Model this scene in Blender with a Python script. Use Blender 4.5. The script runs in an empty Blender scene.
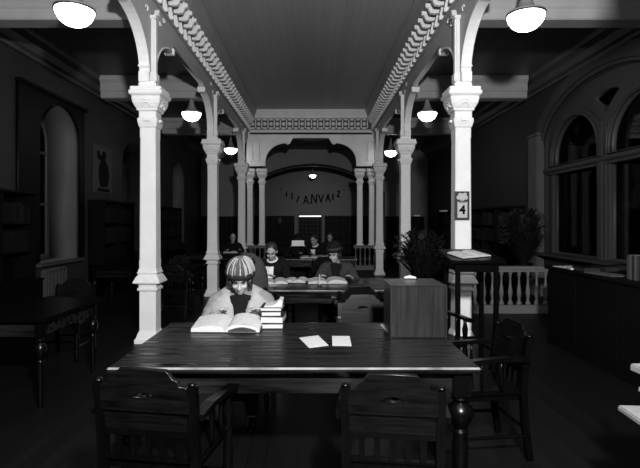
import bpy, bmesh, math, random
from mathutils import Vector, Matrix, Euler
from math import pi, sin, cos, radians as R
random.seed(7)
SC = bpy.context.scene
COL = SC.collection
F, VX, VY, H = 490.0, 314.6, 222.0, 1.55
def PX(px, d): return (px - VX) * d / F
def PT(px, py, z):
    d = F * (H - z) / (py - VY)
    return Vector(((px - VX) * d / F, d, z))
# ------------------------------------------------------------------ materials
def _nt(name):
    m = bpy.data.materials.new(name); m.use_nodes = True
    nt = m.node_tree
    return m, nt, nt.nodes['Principled BSDF']
def mat(name, g, rough=.6, var=.15, scale=6, spec=.4, bump=.0, metal=0, stretch=(1, 1, 1)):
    m, nt, b = _nt(name)
    tc = nt.nodes.new('ShaderNodeTexCoord'); mp = nt.nodes.new('ShaderNodeMapping')
    mp.inputs['Scale'].default_value = stretch
    n = nt.nodes.new('ShaderNodeTexNoise'); n.inputs['Scale'].default_value = scale; n.inputs['Detail'].default_value = 6
    cr = nt.nodes.new('ShaderNodeValToRGB')
    lo, hi = g * (1 - var), min(1, g * (1 + var))
    cr.color_ramp.elements[0].color = (lo, lo, lo, 1); cr.color_ramp.elements[1].color = (hi, hi, hi, 1)
    cr.color_ramp.elements[0].position = .3; cr.color_ramp.elements[1].position = .7
    L = nt.links.new
    L(tc.outputs['Object'], mp.inputs[0]); L(mp.outputs[0], n.inputs['Vector']); L(n.outputs['Fac'], cr.inputs[0]); L(cr.outputs[0], b.inputs['Base Color'])
    b.inputs['Roughness'].default_value = rough; b.inputs['Specular IOR Level'].default_value = spec; b.inputs['Metallic'].default_value = metal
    if bump:
        bp = nt.nodes.new('ShaderNodeBump'); bp.inputs['Strength'].default_value = bump; bp.inputs['Distance'].default_value = .01
        L(n.outputs['Fac'], bp.inputs['Height']); L(bp.outputs[0], b.inputs['Normal'])
    return m
def boards(name, g, width, axis='X', rough=.5, spec=.3, var=.25, gap=.35):
    """boards: lines every `width` m across the given axis, grain along the other"""
    m, nt, b = _nt(name); L = nt.links.new
    tc = nt.nodes.new('ShaderNodeTexCoord'); sx = nt.nodes.new('ShaderNodeSeparateXYZ')
    L(tc.outputs['Object'], sx.inputs[0])
    dv = nt.nodes.new('ShaderNodeMath'); dv.operation = 'DIVIDE'; dv.inputs[1].default_value = width; L(sx.outputs[axis], dv.inputs[0])
    fr = nt.nodes.new('ShaderNodeMath'); fr.operation = 'FRACT'; L(dv.outputs[0], fr.inputs[0])
    fl = nt.nodes.new('ShaderNodeMath'); fl.operation = 'FLOOR'; L(dv.outputs[0], fl.inputs[0])
    wn = nt.nodes.new('ShaderNodeTexWhiteNoise'); wn.noise_dimensions = '1D'; L(fl.outputs[0], wn.inputs['W'])
    gp = nt.nodes.new('ShaderNodeMath'); gp.operation = 'GREATER_THAN'; gp.inputs[1].default_value = .07; L(fr.outputs[0], gp.inputs[0])
    ns = nt.nodes.new('ShaderNodeTexNoise'); ns.inputs['Scale'].default_value = 3
    mp = nt.nodes.new('ShaderNodeMapping'); mp.inputs['Scale'].default_value = (12, .6, 1) if axis == 'X' else (.6, 12, 1)
    L(tc.outputs['Object'], mp.inputs[0]); L(mp.outputs[0], ns.inputs['Vector'])
    ad = nt.nodes.new('ShaderNodeMath'); ad.operation = 'ADD'; L(wn.outputs[0], ad.inputs[0]); L(ns.outputs['Fac'], ad.inputs[1])
    mr = nt.nodes.new('ShaderNodeMapRange'); mr.inputs['From Min'].default_value = .2; mr.inputs['From Max'].default_value = 1.6
    mr.inputs['To Min'].default_value = g * (1 - var); mr.inputs['To Max'].default_value = g * (1 + var); L(ad.outputs[0], mr.inputs[0])
    mg = nt.nodes.new('ShaderNodeMapRange'); mg.inputs['To Min'].default_value = gap; mg.inputs['To Max'].default_value = 1; L(gp.outputs[0], mg.inputs[0])
    mu = nt.nodes.new('ShaderNodeMath'); mu.operation = 'MULTIPLY'; L(mr.outputs[0], mu.inputs[0]); L(mg.outputs[0], mu.inputs[1])
    cb = nt.nodes.new('ShaderNodeCombineColor')
    for k in range(3): L(mu.outputs[0], cb.inputs[k])
    L(cb.outputs[0], b.inputs['Base Color'])
    b.inputs['Roughness'].default_value = rough; b.inputs['Specular IOR Level'].default_value = spec
    return m
def emis(name, s):
    m, nt, b = _nt(name)
    b.inputs['Base Color'].default_value = (.8, .8, .8, 1); b.inputs['Emission Color'].default_value = (1, 1, 1, 1); b.inputs['Emission Strength'].default_value = s
    b.inputs['Roughness'].default_value = .2
    return m
M = dict(
    paint=mat('cream_paint', .72, .45, .06, 4, .4, .05),
    paint2=mat('pale_grey_paint', .38, .5, .08, 3, .4, .05),
    beam=mat('grey_beam_paint', .33, .5, .08, 3, .35),
    wall=mat('dark_wall_paint', .025, .6, .15, 1.2, .25),
    pier=mat('recess_plaster', .085, .6, .12, 1.5, .25),
    apse=mat('apse_plaster', .065, .4, .1, 1.5, .4),
    corn=mat('cornice_paint', .05, .5, .1, 3, .3),
    table=mat('varnished_oak', .0062, .27, .95, 3, .13, .25, 0, (.7, 7, 7)),
    box=mat('oiled_box_wood', .012, .3, .4, 6, .3, .06, 0, (9, 9, .7)),
    dark=mat('black_brown_varnish', .0011, .26, .4, 6, .18, .05, 0, (6, 6, 1)),
    dark2=mat('chair_panel_wood', .0022, .3, .7, 8, .2, .05, 0, (1, 6, 9)),
    case=mat('bookcase_wood', .0018, .5, .3, 4, .12),
    paper=mat('white_paper', .42, .7, .05, 20, .2),
    page=mat('book_pages', .42, .7, .08, 30, .2),
    cover=mat('dark_cloth_cover', .012, .6, .3, 30, .3),
    metal=mat('dark_bronze', .22, .4, .1, 8, .5),
    iron=mat('black_iron', .02, .4, .1, 8, .5),
    skin=mat('skin', .30, .5, .08, 18, .35),
    hair=mat('dark_hair', .02, .5, .4, 50, .4, .6),
    coat=mat('pale_wool_coat', .16, .85, .16, 22, .2, .5),
    collar=mat('pale_collar_cloth', .26, .85, .10, 30, .2, .3),
    black=mat('black_cloth', .004, .85, .3, 30, .2, .3),
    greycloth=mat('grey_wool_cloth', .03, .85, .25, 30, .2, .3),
    midcloth=mat('charcoal_cloth', .01, .85, .3, 25, .2, .3),
    shirt=mat('white_shirt', .8, .7, .04, 30, .2),
    leaf=mat('dark_leaf', .0015, .6, .4, 8, .4),
    floor=boards('floor_boards', .0032, .11, 'X', .45, .2),
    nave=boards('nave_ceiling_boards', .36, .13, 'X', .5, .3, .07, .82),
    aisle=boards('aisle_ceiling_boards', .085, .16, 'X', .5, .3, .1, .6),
    farwall=mat('far_wall_paint', .20, .6, .1, 1.2, .2),
    arch=mat('window_casing_paint', .04, .5, .1, 3, .25),
    rail=mat('balustrade_paint', .13, .5, .1, 3, .3),
    frz_shade=mat('frieze_shade_ground', .10, .6, .1, 3, .2),  # darker tone stands in for shadow behind brackets and frieze pattern
    bk1=mat('book_cloth_pale', .014, .7, .2, 20, .15),
    bk2=mat('book_cloth_mid', .007, .7, .2, 20, .15),
    bk3=mat('book_cloth_dark', .003, .7, .2, 20, .15),
    edge_glint=mat('edge_glint_varnish', .17, .22, .5, 9, .8),  # pale tone stands in for the highlight on table front edges
    screenp=mat('screen_paint', .75, .5, .08, 3, .4),
    striplamp=emis('lit_strip', 1.0),
    news=mat('newsprint', .17, .8, .08, 30, .1),
    glow=emis('lit_opal_glass', 11),
    eye=mat('eye', .03, .2, 0, 5),
    poster=mat('poster_paper', .06, .7, .1, 9, .2),
    ink=mat('poster_ink', .004, .8, .1, 9, .1),
)
def vary_rough(m, a, b):
    nt = m.node_tree; n = [x for x in nt.nodes if x.type == 'TEX_NOISE'][0]; bs = nt.nodes['Principled BSDF']
    mr = nt.nodes.new('ShaderNodeMapRange'); mr.inputs['From Min'].default_value = .35; mr.inputs['From Max'].default_value = .65
    mr.inputs['To Min'].default_value = a; mr.inputs['To Max'].default_value = b
    nt.links.new(n.outputs['Fac'], mr.inputs[0]); nt.links.new(mr.outputs[0], bs.inputs['Roughness'])
vary_rough(M['table'], .12, .5)
def glass():
    m, nt, b = _nt('window_glass'); L = nt.links.new
    tr = nt.nodes.new('ShaderNodeBsdfTransparent'); tr.inputs[0].default_value = (.75, .75, .75, 1)
    gl = nt.nodes.new('ShaderNodeBsdfGlossy'); gl.inputs['Roughness'].default_value = .03
    fz = nt.nodes.new('ShaderNodeFresnel'); fz.inputs[0].default_value = 1.18; mx = nt.nodes.new('ShaderNodeMixShader')
    L(fz.outputs[0], mx.inputs[0]); L(tr.outputs[0], mx.inputs[1]); L(gl.outputs[0], mx.inputs[2])
    L(mx.outputs[0], nt.nodes['Material Output'].inputs[0]); return m
M['glass'] = glass()
def hatmat():
    m, nt, b = _nt('striped_knit_cap'); L = nt.links.new
    tc = nt.nodes.new('ShaderNodeTexCoord'); sx = nt.nodes.new('ShaderNodeSeparateXYZ'); L(tc.outputs['Object'], sx.inputs[0])
    at = nt.nodes.new('ShaderNodeMath'); at.operation = 'ARCTAN2'; L(sx.outputs['Y'], at.inputs[0]); L(sx.outputs['X'], at.inputs[1])
    mu = nt.nodes.new('ShaderNodeMath'); mu.operation = 'MULTIPLY'; mu.inputs[1].default_value = 16; L(at.outputs[0], mu.inputs[0])
    sn = nt.nodes.new('ShaderNodeMath'); sn.operation = 'SINE'; L(mu.outputs[0], sn.inputs[0])
    ns = nt.nodes.new('ShaderNodeTexNoise'); ns.inputs['Scale'].default_value = 30; L(tc.outputs['Object'], ns.inputs['Vector'])
    ad0 = nt.nodes.new('ShaderNodeMath'); ad0.operation = 'ADD'; L(sn.outputs[0], ad0.inputs[0]); L(ns.outputs['Fac'], ad0.inputs[1])
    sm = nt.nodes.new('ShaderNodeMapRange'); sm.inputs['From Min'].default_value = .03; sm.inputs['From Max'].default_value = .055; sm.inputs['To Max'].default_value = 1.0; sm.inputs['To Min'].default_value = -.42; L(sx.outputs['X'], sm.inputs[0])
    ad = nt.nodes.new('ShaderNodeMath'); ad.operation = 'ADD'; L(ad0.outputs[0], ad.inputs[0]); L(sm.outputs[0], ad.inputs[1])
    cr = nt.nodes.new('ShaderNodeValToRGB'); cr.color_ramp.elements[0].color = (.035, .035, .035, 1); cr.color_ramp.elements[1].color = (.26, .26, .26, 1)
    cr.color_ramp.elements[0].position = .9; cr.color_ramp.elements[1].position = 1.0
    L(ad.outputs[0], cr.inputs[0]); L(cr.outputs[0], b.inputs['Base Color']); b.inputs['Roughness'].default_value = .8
    return m
M['cap'] = hatmat()
# ------------------------------------------------------------------ mesh helpers
def new_obj(name, me, m, parent=None, smooth=False):
    o = bpy.data.objects.new(name, me); COL.objects.link(o)
    if m is not None:
        me.materials.clear(); me.materials.append(M[m] if isinstance(m, str) else m)
    if parent is not None: o.parent = parent
    if smooth:
        for p in me.polygons: p.use_smooth = True
    return o
class MB:
    def __init__(s): s.b = bmesh.new()
    def box(s, c, d, rot=None, bev=0, seg=2):
        r = bmesh.ops.create_cube(s.b, size=1); v = r['verts']
        bmesh.ops.scale(s.b, vec=d, verts=v)
        if bev:
            e = list({e for x in v for e in x.link_edges})
            rr = bmesh.ops.bevel(s.b, geom=e, offset=bev, segments=seg, affect='EDGES'); v = list({x for f in rr['faces'] for x in f.verts} | {x for x in v if x.is_valid})
        m = Matrix.Translation(c) @ (Euler(rot).to_matrix().to_4x4() if rot else Matrix())
        bmesh.ops.transform(s.b, matrix=m, verts=v); return s
    def rings(s, rings, closed=False, cap=True):
        vs = [[s.b.verts.new(p) for p in r] for r in rings]
        n = len(vs[0])
        for a, b in zip(vs, vs[1:] + ([vs[0]] if closed else [])):
            for i in range(n):
                j = (i + 1) % n
                try: s.b.faces.new((a[i], a[j], b[j], b[i]))
                except ValueError: pass
        if cap and not closed:
            s.b.faces.new(vs[0][::-1]); s.b.faces.new(vs[-1])
        return s
    def lathe(s, prof, c=(0, 0, 0), n=20, mtx=None):
        rs = []
        for r, z in prof:
            ring = [Vector((max(r, .0004) * cos(2 * pi * i / n), max(r, .0004) * sin(2 * pi * i / n), z)) for i in range(n)]
            rs.append([(mtx @ p if mtx else p) + Vector(c) for p in ring])
        return s.rings(rs)
    def cyl(s, a, b, r, r2=None, n=10):
        a, b = Vector(a), Vector(b); d = b - a
        q = d.to_track_quat('Z', 'Y').to_matrix()
        r2 = r if r2 is None else r2
        return s.rings([[a + q @ Vector((r * cos(2 * pi * i / n), r * sin(2 * pi * i / n), 0)) for i in range(n)],
                        [b + q @ Vector((r2 * cos(2 * pi * i / n), r2 * sin(2 * pi * i / n), 0)) for i in range(n)]])
    def tube(s, pts, r, n=6):
        pts = [Vector(p) for p in pts]; rs = []
        for i, p in enumerate(pts):
            t = (pts[min(i + 1, len(pts) - 1)] - pts[max(i - 1, 0)]).normalized()
            q = t.to_track_quat('Z', 'Y').to_matrix(); rr = r[i] if isinstance(r, (list, tuple)) else r
            rs.append([p + q @ Vector((rr * cos(2 * pi * k / n), rr * sin(2 * pi * k / n), 0)) for k in range(n)])
        return s.rings(rs)
    def ell(s, c, r, rot=None, n=16):
        re = bmesh.ops.create_uvsphere(s.b, u_segments=n, v_segments=max(6, n // 2 + 2), radius=1)
        m = Matrix.Translation(c) @ (rot.to_4x4() if rot is not None else Matrix()) @ Matrix.Diagonal((*r, 1))
        bmesh.ops.transform(s.b, matrix=m, verts=re['verts']); return s
    def cap(s, a, b, ra, rb, n=12):
        s.ell(a, (ra,) * 3, n=n); s.ell(b, (rb,) * 3, n=n); return s.cyl(a, b, ra, rb, n)
    def prism(s, pts, h0, h1, plane='XY'):
        f = {'XY': lambda a, b, h: (a, b, h), 'XZ': lambda a, b, h: (a, h, b), 'YZ': lambda a, b, h: (h, a, b)}[plane]
        return s.rings([[f(a, b, h0) for a, b in pts], [f(a, b, h1) for a, b in pts]])
    def mesh(s, name='m'):
        bmesh.ops.recalc_face_normals(s.b, faces=s.b.faces)
        me = bpy.data.meshes.new(name); s.b.to_mesh(me); s.b.free(); return me
    def build(s, name, m, parent=None, smooth=False, loc=None, rot=None, auto=False):
        me = s.mesh(name)
        if auto:
            for p in me.polygons: p.use_smooth = True
            me.set_sharp_from_angle(angle=R(40))
        o = new_obj(name, me, m, parent, smooth)
        if loc is not None: o.location = loc
        if rot is not None: o.rotation_euler = rot
        return o
def bake(o):
    dg = bpy.context.evaluated_depsgraph_get(); me = bpy.data.meshes.new_from_object(o.evaluated_get(dg)); return me
def plate_mesh(outer, holes, thick, plane='XZ', off=0, bev=0):
    """flat plate with holes, real thickness; coordinates (a,b) in the plane, centred on off along the normal"""
    cu = bpy.data.curves.new('tmp', 'CURVE'); cu.dimensions = '2D'; cu.fill_mode = 'BOTH'; cu.extrude = thick / 2 - bev
    cu.bevel_depth = bev
    for pl in [outer] + list(holes):
        sp = cu.splines.new('POLY'); sp.points.add(len(pl) - 1)
        for p, (a, b) in zip(sp.points, pl): p.co = (a, b, 0, 1)
        sp.use_cyclic_u = True
    o = bpy.data.objects.new('tmp', cu); COL.objects.link(o)
    me = bake(o); bpy.data.objects.remove(o); bpy.data.curves.remove(cu)
    if plane == 'XZ': T = Matrix(((1, 0, 0, 0), (0, 0, 1, off), (0, 1, 0, 0), (0, 0, 0, 1)))
    elif plane == 'YZ': T = Matrix(((0, 0, 1, off), (1, 0, 0, 0), (0, 1, 0, 0), (0, 0, 0, 1)))
    else: T = Matrix.Translation((0, 0, off))
    me.transform(T)
    bm = bmesh.new(); bm.from_mesh(me); bmesh.ops.remove_doubles(bm, verts=bm.verts, dist=1e-5); bmesh.ops.recalc_face_normals(bm, faces=bm.faces); bm.to_mesh(me); bm.free()
    return me
def plate(name, m, outer, holes, thick, plane='XZ', off=0, parent=None, bev=0):
    return new_obj(name, plate_mesh(outer, holes, thick, plane, off, bev), m, parent)
def join_into(mb, me):
    mb.b.from_mesh(me); return mb
def remesh(mb, name, m, parent, vox=.01, sm=2):
    me = mb.mesh('tmp'); o = bpy.data.objects.new('tmp', me); COL.objects.link(o)
    md = o.modifiers.new('r', 'REMESH'); md.mode = 'VOXEL'; md.voxel_size = vox
    s2 = o.modifiers.new('s', 'SMOOTH'); s2.iterations = sm; s2.factor = .5
    r = bake(o); bpy.data.objects.remove(o)
    return new_obj(name, r, m, parent, True)
def tag(o, label=None, cat=None, group=None, kind=None):
    if label: o['label'] = label
    if cat: o['category'] = cat
    if group: o['group'] = group
    if kind: o['kind'] = kind
    return o
def thing(name, label, cat, loc=(0, 0, 0), rz=0, group=None):
    o = bpy.data.objects.new(name, None); COL.objects.link(o); o.location = loc; o.rotation_euler = (0, 0, rz); o.empty_display_size = .1
    return tag(o, label, cat, group)
def struct(o): o['kind'] = 'structure'; return o
def dup(root, loc, rz=None, label=None, group=None):
    def cp(o, par):
        c = o.copy(); COL.objects.link(c)
        if par: c.parent = par
        for ch in [x for x in kids.get(o.name, [])]: cp(ch, c)
        return c
    kids = {}
    for o in list(COL.objects):
        if o.parent: kids.setdefault(o.parent.name, []).append(o)
    r = cp(root, None); r.location = loc
    if rz is not None: r.rotation_euler = (0, 0, rz)
    if label: r['label'] = label
    if group: r['group'] = group
    return r
MX = -.238                                   # mirror axis of the nave: x' = MX - x
def mir(x, s): return x if s < 0 else MX - x
# ------------------------------------------------------------------ shell
YB, YE = -4.0, 24.4
WL, WR = -4.75, 4.75
ZN, ZA = 5.15, 4.58
struct(MB().box((-.1, (YB + YE) / 2, -.05), (14.5, YE - YB + 2, .1)).build('floor', 'floor'))
nl, nr = -1.85, MX + 1.85
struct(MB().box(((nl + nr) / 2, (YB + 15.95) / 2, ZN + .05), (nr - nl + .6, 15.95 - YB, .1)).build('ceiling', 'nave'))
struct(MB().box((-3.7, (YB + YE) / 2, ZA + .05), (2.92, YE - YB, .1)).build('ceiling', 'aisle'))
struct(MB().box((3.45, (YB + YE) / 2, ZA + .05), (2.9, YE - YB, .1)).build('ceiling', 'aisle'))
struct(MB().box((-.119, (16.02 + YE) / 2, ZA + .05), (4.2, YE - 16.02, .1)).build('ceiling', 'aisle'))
def arch(c, hw, zs, rise, n=14, rev=False):
    p = [(c - hw * cos(pi * i / n), zs + rise * sin(pi * i / n)) for i in range(n + 1)]
    return p
def archhole(c, hw, z0, zs, rise): return [(c - hw, z0)] + arch(c, hw, zs, rise) + [(c + hw, z0)]
REC = [(9.12, .72), (12.85, .75), (17.15, .75), (21.3, .75)]
lw = [(YB, 0), (YE, 0), (YE, ZA + .2), (YB, ZA + .2)]
struct(plate('wall_left', 'wall', lw, [archhole(c, hw, .82, 3.12 if c < 10 else 3.0, .62) for c, hw in REC], .64, 'YZ', WL - .32))
# recess linings (far and near reveals) as plaster skins, and night windows behind
for i, (c, hw) in enumerate(REC):
    zq = 3.12 if i == 0 else 3.0
    o = archhole(c, hw, .82, zq, .62); inn = archhole(c, hw - .012, .834, zq, .608)
    w = plate('window_%d' % (i + 1), 'pier', o, [inn], .60, 'YZ', WL - .33); struct(w)
    fr = archhole(c, hw - .012, .834, zq, .608); fi = [archhole(c, hw - .10, .92, zq, .52)]
    f = plate('window_frame', 'corn', fr, fi, .06, 'YZ', WL - .60, w)
    mb = MB().box((WL - .60, c, 2.2), (.04, .05, 2.6)).box((WL - .60, c, 1.9), (.04, 2 * hw - .1, .05)).box((WL - .60, c, 2.9), (.04, 2 * hw - .1, .05)); mb.build('glazing_bars', 'corn', w)
    MB().box((WL - .62, c, 2.2), (.01, 2 * hw - .06, 2.75)).build('pane', 'glass', w)
    MB().box((WL - .02, c, .80), (.26, 2 * hw + .16, .045), bev=.01).build('window_sill', 'corn', w)
# dark rectangular casing round the nearest left window
cs = [(7.78, .86), (7.78, 3.8), (10.02, 3.8), (10.02, .86), (9.845, .86)] + arch(9.12, .725, 3.12, .6)[::-1] + [(8.395, .86)]
struct(plate('trim_window', 'case', cs, [], .05, 'YZ', WL + .026))
struct(MB().box((WL + .06, 8.9, 3.82), (.11, 2.3, .06), bev=.01).build('trim_window_head', 'case'))
# right wall with the big arched window
D1, D2, SH = 9.07, 7.19, .80
zs, rs = 2.82, .70
big_c, big_a = 8.13, 2.05
def bigarch(a, rise, z0, zsp=3.05): return [(big_c - a, z0)] + arch(big_c, a, zsp, rise, 20) + [(big_c + a, z0)]
hole = bigarch(2.0, .98, .9)
rw = [(YB, 0), (YE, 0), (YE, ZA + .2), (YB, ZA + .2)]
struct(plate('wall_right', 'wall', rw, [hole], .45, 'YZ', WR + .225))
win = plate('window_5', 'arch', bigarch(1.995, .975, .905), [archhole(D1, SH, 2.66, zs, rs), archhole(D2, SH, 2.66, zs, rs), [(D1 - SH, .95), (D1 - SH, 2.52), (D1 + SH, 2.52), (D1 + SH, .95)], [(D2 - SH, .95), (D2 - SH, 2.52), (D2 + SH, 2.52), (D2 + SH, .95)],
    [(8.135, 3.36), (8.26, 3.50), (8.50, 3.68), (8.3, 3.74), (8.13, 3.76), (7.96, 3.74), (7.76, 3.68), (8.0, 3.50)]], .16, 'YZ', WR + .16); struct(win)
# mouldings
for c in (D1, D2):
    plate('arch_moulding', 'arch', archhole(c, SH + .12, 2.66, zs, rs + .10), [archhole(c, SH, 2.67, zs, rs)], .06, 'YZ', WR + .06, win)
    plate('arch_moulding', 'arch', archhole(c, SH + .05, 2.66, zs, rs + .045), [archhole(c, SH + .01, 2.67, zs, rs + .01)], .04, 'YZ', WR + .02, win)
    MB().box((WR + .18, c, 2.3), (.02, 2 * SH - .005, 2.7)).build('pane', 'glass', win)
    for y in (c - SH - .02, c + SH + .02): MB().box((WR + .06, y, 1.73), (.05, .07, 1.6)).build('mullion', 'arch', win)
MB().box((WR + .03, 8.13, 2.59), (.16, 3.96, .07), bev=.015).box((WR + .06, 8.13, 2.53), (.10, 3.96, .06)).build('transom', 'arch', win)
MB().box((WR + .03, big_c, 1.77), (.06, .24, 1.74)).box((WR + .0, big_c, 1.77), (.05, .10, 1.74)).box((WR + .03, big_c, 2.9), (.06, .20, .6)).box((WR, big_c, 2.9), (.05, .1, .6)).build('centre_mullion', 'arch', win)
MB().box((WR - .05, big_c, .9), (.36, 4.1, .05), bev=.01).build('window_sill', 'arch', win)
struct(plate('trim_casing', 'arch', bigarch(2.42, 1.32, 0, 3.02), [bigarch(2.02, .99, .01)], .07, 'YZ', WR - .036))
struct(plate('trim_casing_bead', 'arch', bigarch(2.20, 1.15, 0.01, 3.03), [bigarch(2.08, 1.05, .02)], .05, 'YZ', WR - .09))
struct(MB().box((WR - .08, 10.34, 1.67), (.16, .44, 3.34), bev=.02).box((WR - .09, 10.34, 3.37), (.18, .48, .05), bev=.015).build('trim_pilaster', 'pier'))
# room beyond the window
struct(MB().box((7.2, 7.5, 2.2), (.1, 9.5, 4.6)).build('wall_beyond', 'case'))
struct(MB().box((6.0, 12.2, 2.2), (2.4, .1, 4.6)).build('wall_beyond_end', 'case'))
struct(MB().box((6.0, 7.5, 4.65), (2.5, 9.5, .1)).build('ceiling_beyond', 'aisle'))
# far end: wall with a wide segmental arch, then the apse wall
def segarch(cx, hw, zsp, top, n=20):
    s = top - zsp; r = (hw * hw + s * s) / (2 * s); a = math.asin(hw / r)
    return [(cx + r * sin(-a + 2 * a * i / n), top - r + r * cos(-a + 2 * a * i / n)) for i in range(n + 1)]
seg = segarch(-.119, 2.95, 2.75, 3.9)
struct(plate('wall_far', 'farwall', [(-5.4, 0), (5.0, 0), (5.0, ZA + .1), (-5.4, ZA + .1)], [[(-3.069, .02)] + seg + [(2.831, .02)]], .3, 'XZ', 20.65))
struct(plate('trim_far', 'case', [(-3.169, 0.01)] + segarch(-.119, 3.05, 2.78, 3.99) + [(2.931, .01)], [[(-3.07, .02)] + segarch(-.119, 2.951, 2.75, 3.9) + [(2.832, .02)]], .04, 'XZ', 20.48))
struct(MB().box((-.1, 24.4, 2.3), (10.4, .2, 4.8)).build('wall_apse', 'apse'))
struct(MB().box((-.1, YB, 2.5), (10.4, .2, 5.4)).build('wall_near', 'wall'))
# cornices along the outer walls + transverse beams of the aisles
def cornice(x, s, y0, y1, n):
    p = [(0, 0), (.06, 0), (.07, .05), (.12, .08), (.16, .18), (.24, .24), (.26, .30), (.26, .32), (0, .32)]
    pts = [(x + s * a * 1.22, ZA - .32 + b) for a, b in p]
    return struct(MB().prism(pts, y0, y1, 'XZ').build('trim_cornice', 'corn'))
YC = [2.3, 6.38, 10.34, 14.45]
cornice(WL, 1, YB + .1, 20.5, 1); cornice(WR, -1, YB + .1, 20.5, 2)
def xbeam(x0, x1, y):
    p = [(-.15, -.05), (-.13, -.07), (.13, -.07), (.15, -.05), (.15, .06), (.17, .08), (.17, .24), (.22, .30), (.22, .40), (-.22, .40), (-.22, .30), (-.17, .24), (-.17, .08), (-.15, .06)]
    return struct(MB().prism([(y + a, 4.2 + b) for a, b in p], x0, x1, 'YZ').build('trim_beam', 'beam'))
for y in YC: xbeam(WL + .30, -2.23, y); xbeam(MX + 2.23, WR - .33, y)
# nave arcades
def arcade(s, tname):
    pts = [(YB, 4.47), (YB, 4.2)]
    for c in YC:
        L = [(-.98, 4.2), (-.98, 4.09), (-.93, 4.04), (-.88, 4.09)]
        for i in range(1, 10):
            t = i / 9 * pi / 2; L.append((-.12 - .76 * (1 - sin(t)), 4.09 - .66 * (1 - cos(t))))
        L += [(-.12, 3.27)]
        for a, b in L: pts.append((c + a, b))
        for a, b in L[::-1]: pts.append((c - a, b))
    pts += [(15.6, 4.2), (15.6, 4.47)]
    x = mir(-2.17, s)
    ar = struct(plate('trim_arcade', 'paint2', pts, [], .10, 'YZ', x))
    # lining rib along bracket soffits and moulding
    prof = [(-2.24, 4.45), (-2.08, 4.45), (-2.08, 4.49), (-2.10, 4.51), (-2.10, 4.82), (-1.93, 4.82), (-1.91, 4.86), (-1.93, 4.90), (-1.91, 4.98), (-1.87, 5.06), (-1.85, 5.10), (-1.85, ZN), (-2.24, ZN)]
    MB().prism([(mir(a, s), b) for a, b in prof], YB, 15.75, 'XZ').build('cornice', 'beam', ar)
    MB().box((mir(-2.097, s), 6.0, 4.66), (.01, 19.0, .32)).build('bracket_shade_ground', 'frz_shade', ar)  # dark strip paints the shade in the gaps between brackets
    mb = MB(); y = -1.0
    while y < 15.6:
        lo = [(-2.11, 4.47), (-2.05, 4.47), (-2.03, 4.52), (-2.05, 4.60), (-2.05, 4.625), (-2.11, 4.625)]
        up = [(-2.11, 4.66), (-2.03, 4.65), (-1.96, 4.66), (-1.93, 4.72), (-1.93, 4.82), (-2.11, 4.82)]
        mb.prism([(mir(a, s), b) for a, b in lo], y - .024, y + .024, 'XZ')
        mb.prism([(mir(a, s), b) for a, b in up], y - .028, y + .028, 'XZ')
        mb.box((mir(-1.915, s), y, 4.77), (.05, .05, .06)).box((mir(-2.045, s), y, 4.48), (.04, .035, .05))
        y += .268
    mb.build('bracket_band', 'paint', ar)
    for c in YC:
        mb = MB()
        mb.box((mir(-2.13, s), c, 3.30), (.22, .32, .08), bev=.015)
        mb.box((mir(-2.09, s), c, 3.78), (.07, .10, .88), bev=.02).box((mir(-2.09, s), c, 4.2), (.09, .13, .05), bev=.01)
        mb.prism([(c - .05, 4.22), (c + .05, 4.22), (c, 4.31)], mir(-2.05, s) - .03, mir(-2.05, s) + .03, 'YZ')
        mb.box((mir(-2.09, s), c, 3.42), (.10, .14, .12), bev=.01)
        for d in (-1, 1):
            mb.box((mir(-2.17, s), c + d * .14, 3.40), (.13, .07, .15), bev=.012)
            rib = [(mir(-2.17, s), c + d * (.115 + .76 * (1 - sin(k / 12 * pi / 2))), 4.08 - .66 * (1 - cos(k / 12 * pi / 2))) for k in range(13)]
            mb.rings([[(x_ + e1, y_ , z_ - .012 + e2) for e1, e2 in ((-.065, 0), (.065, 0), (.065, .02), (-.065, .02))] if k < 6 else [(x_ + e1, y_ + d * (.012 - e2), z_) for e1, e2 in ((-.065, 0), (.065, 0), (.065, .02), (-.065, .02))] for k, (x_, y_, z_) in enumerate(rib)])
            mb.box((mir(-2.17, s), c + d * .14, 3.54), (.15, .05, .04), bev=.012)
            mb.box((mir(-2.17, s), c + d * .95, 4.09), (.15, .07, .10), bev=.012)
            # carved scrolls on the spandrel
            for (u, v) in ((.25, 4.22), (.42, 4.33)):
                pp = [(mir(-2.095, s), c + d * (u + .05 * cos(t / 8 * 4.6) * (1 - t / 12)), v + .055 * sin(t / 8 * 4.6) * (1 - t / 12)) for t in range(9)]
                mb.tube(pp, .009, 5)
        mb.build('pilaster', 'paint', ar)
    return ar
arcade(-1, 'l'); arcade(1, 'r')
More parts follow.
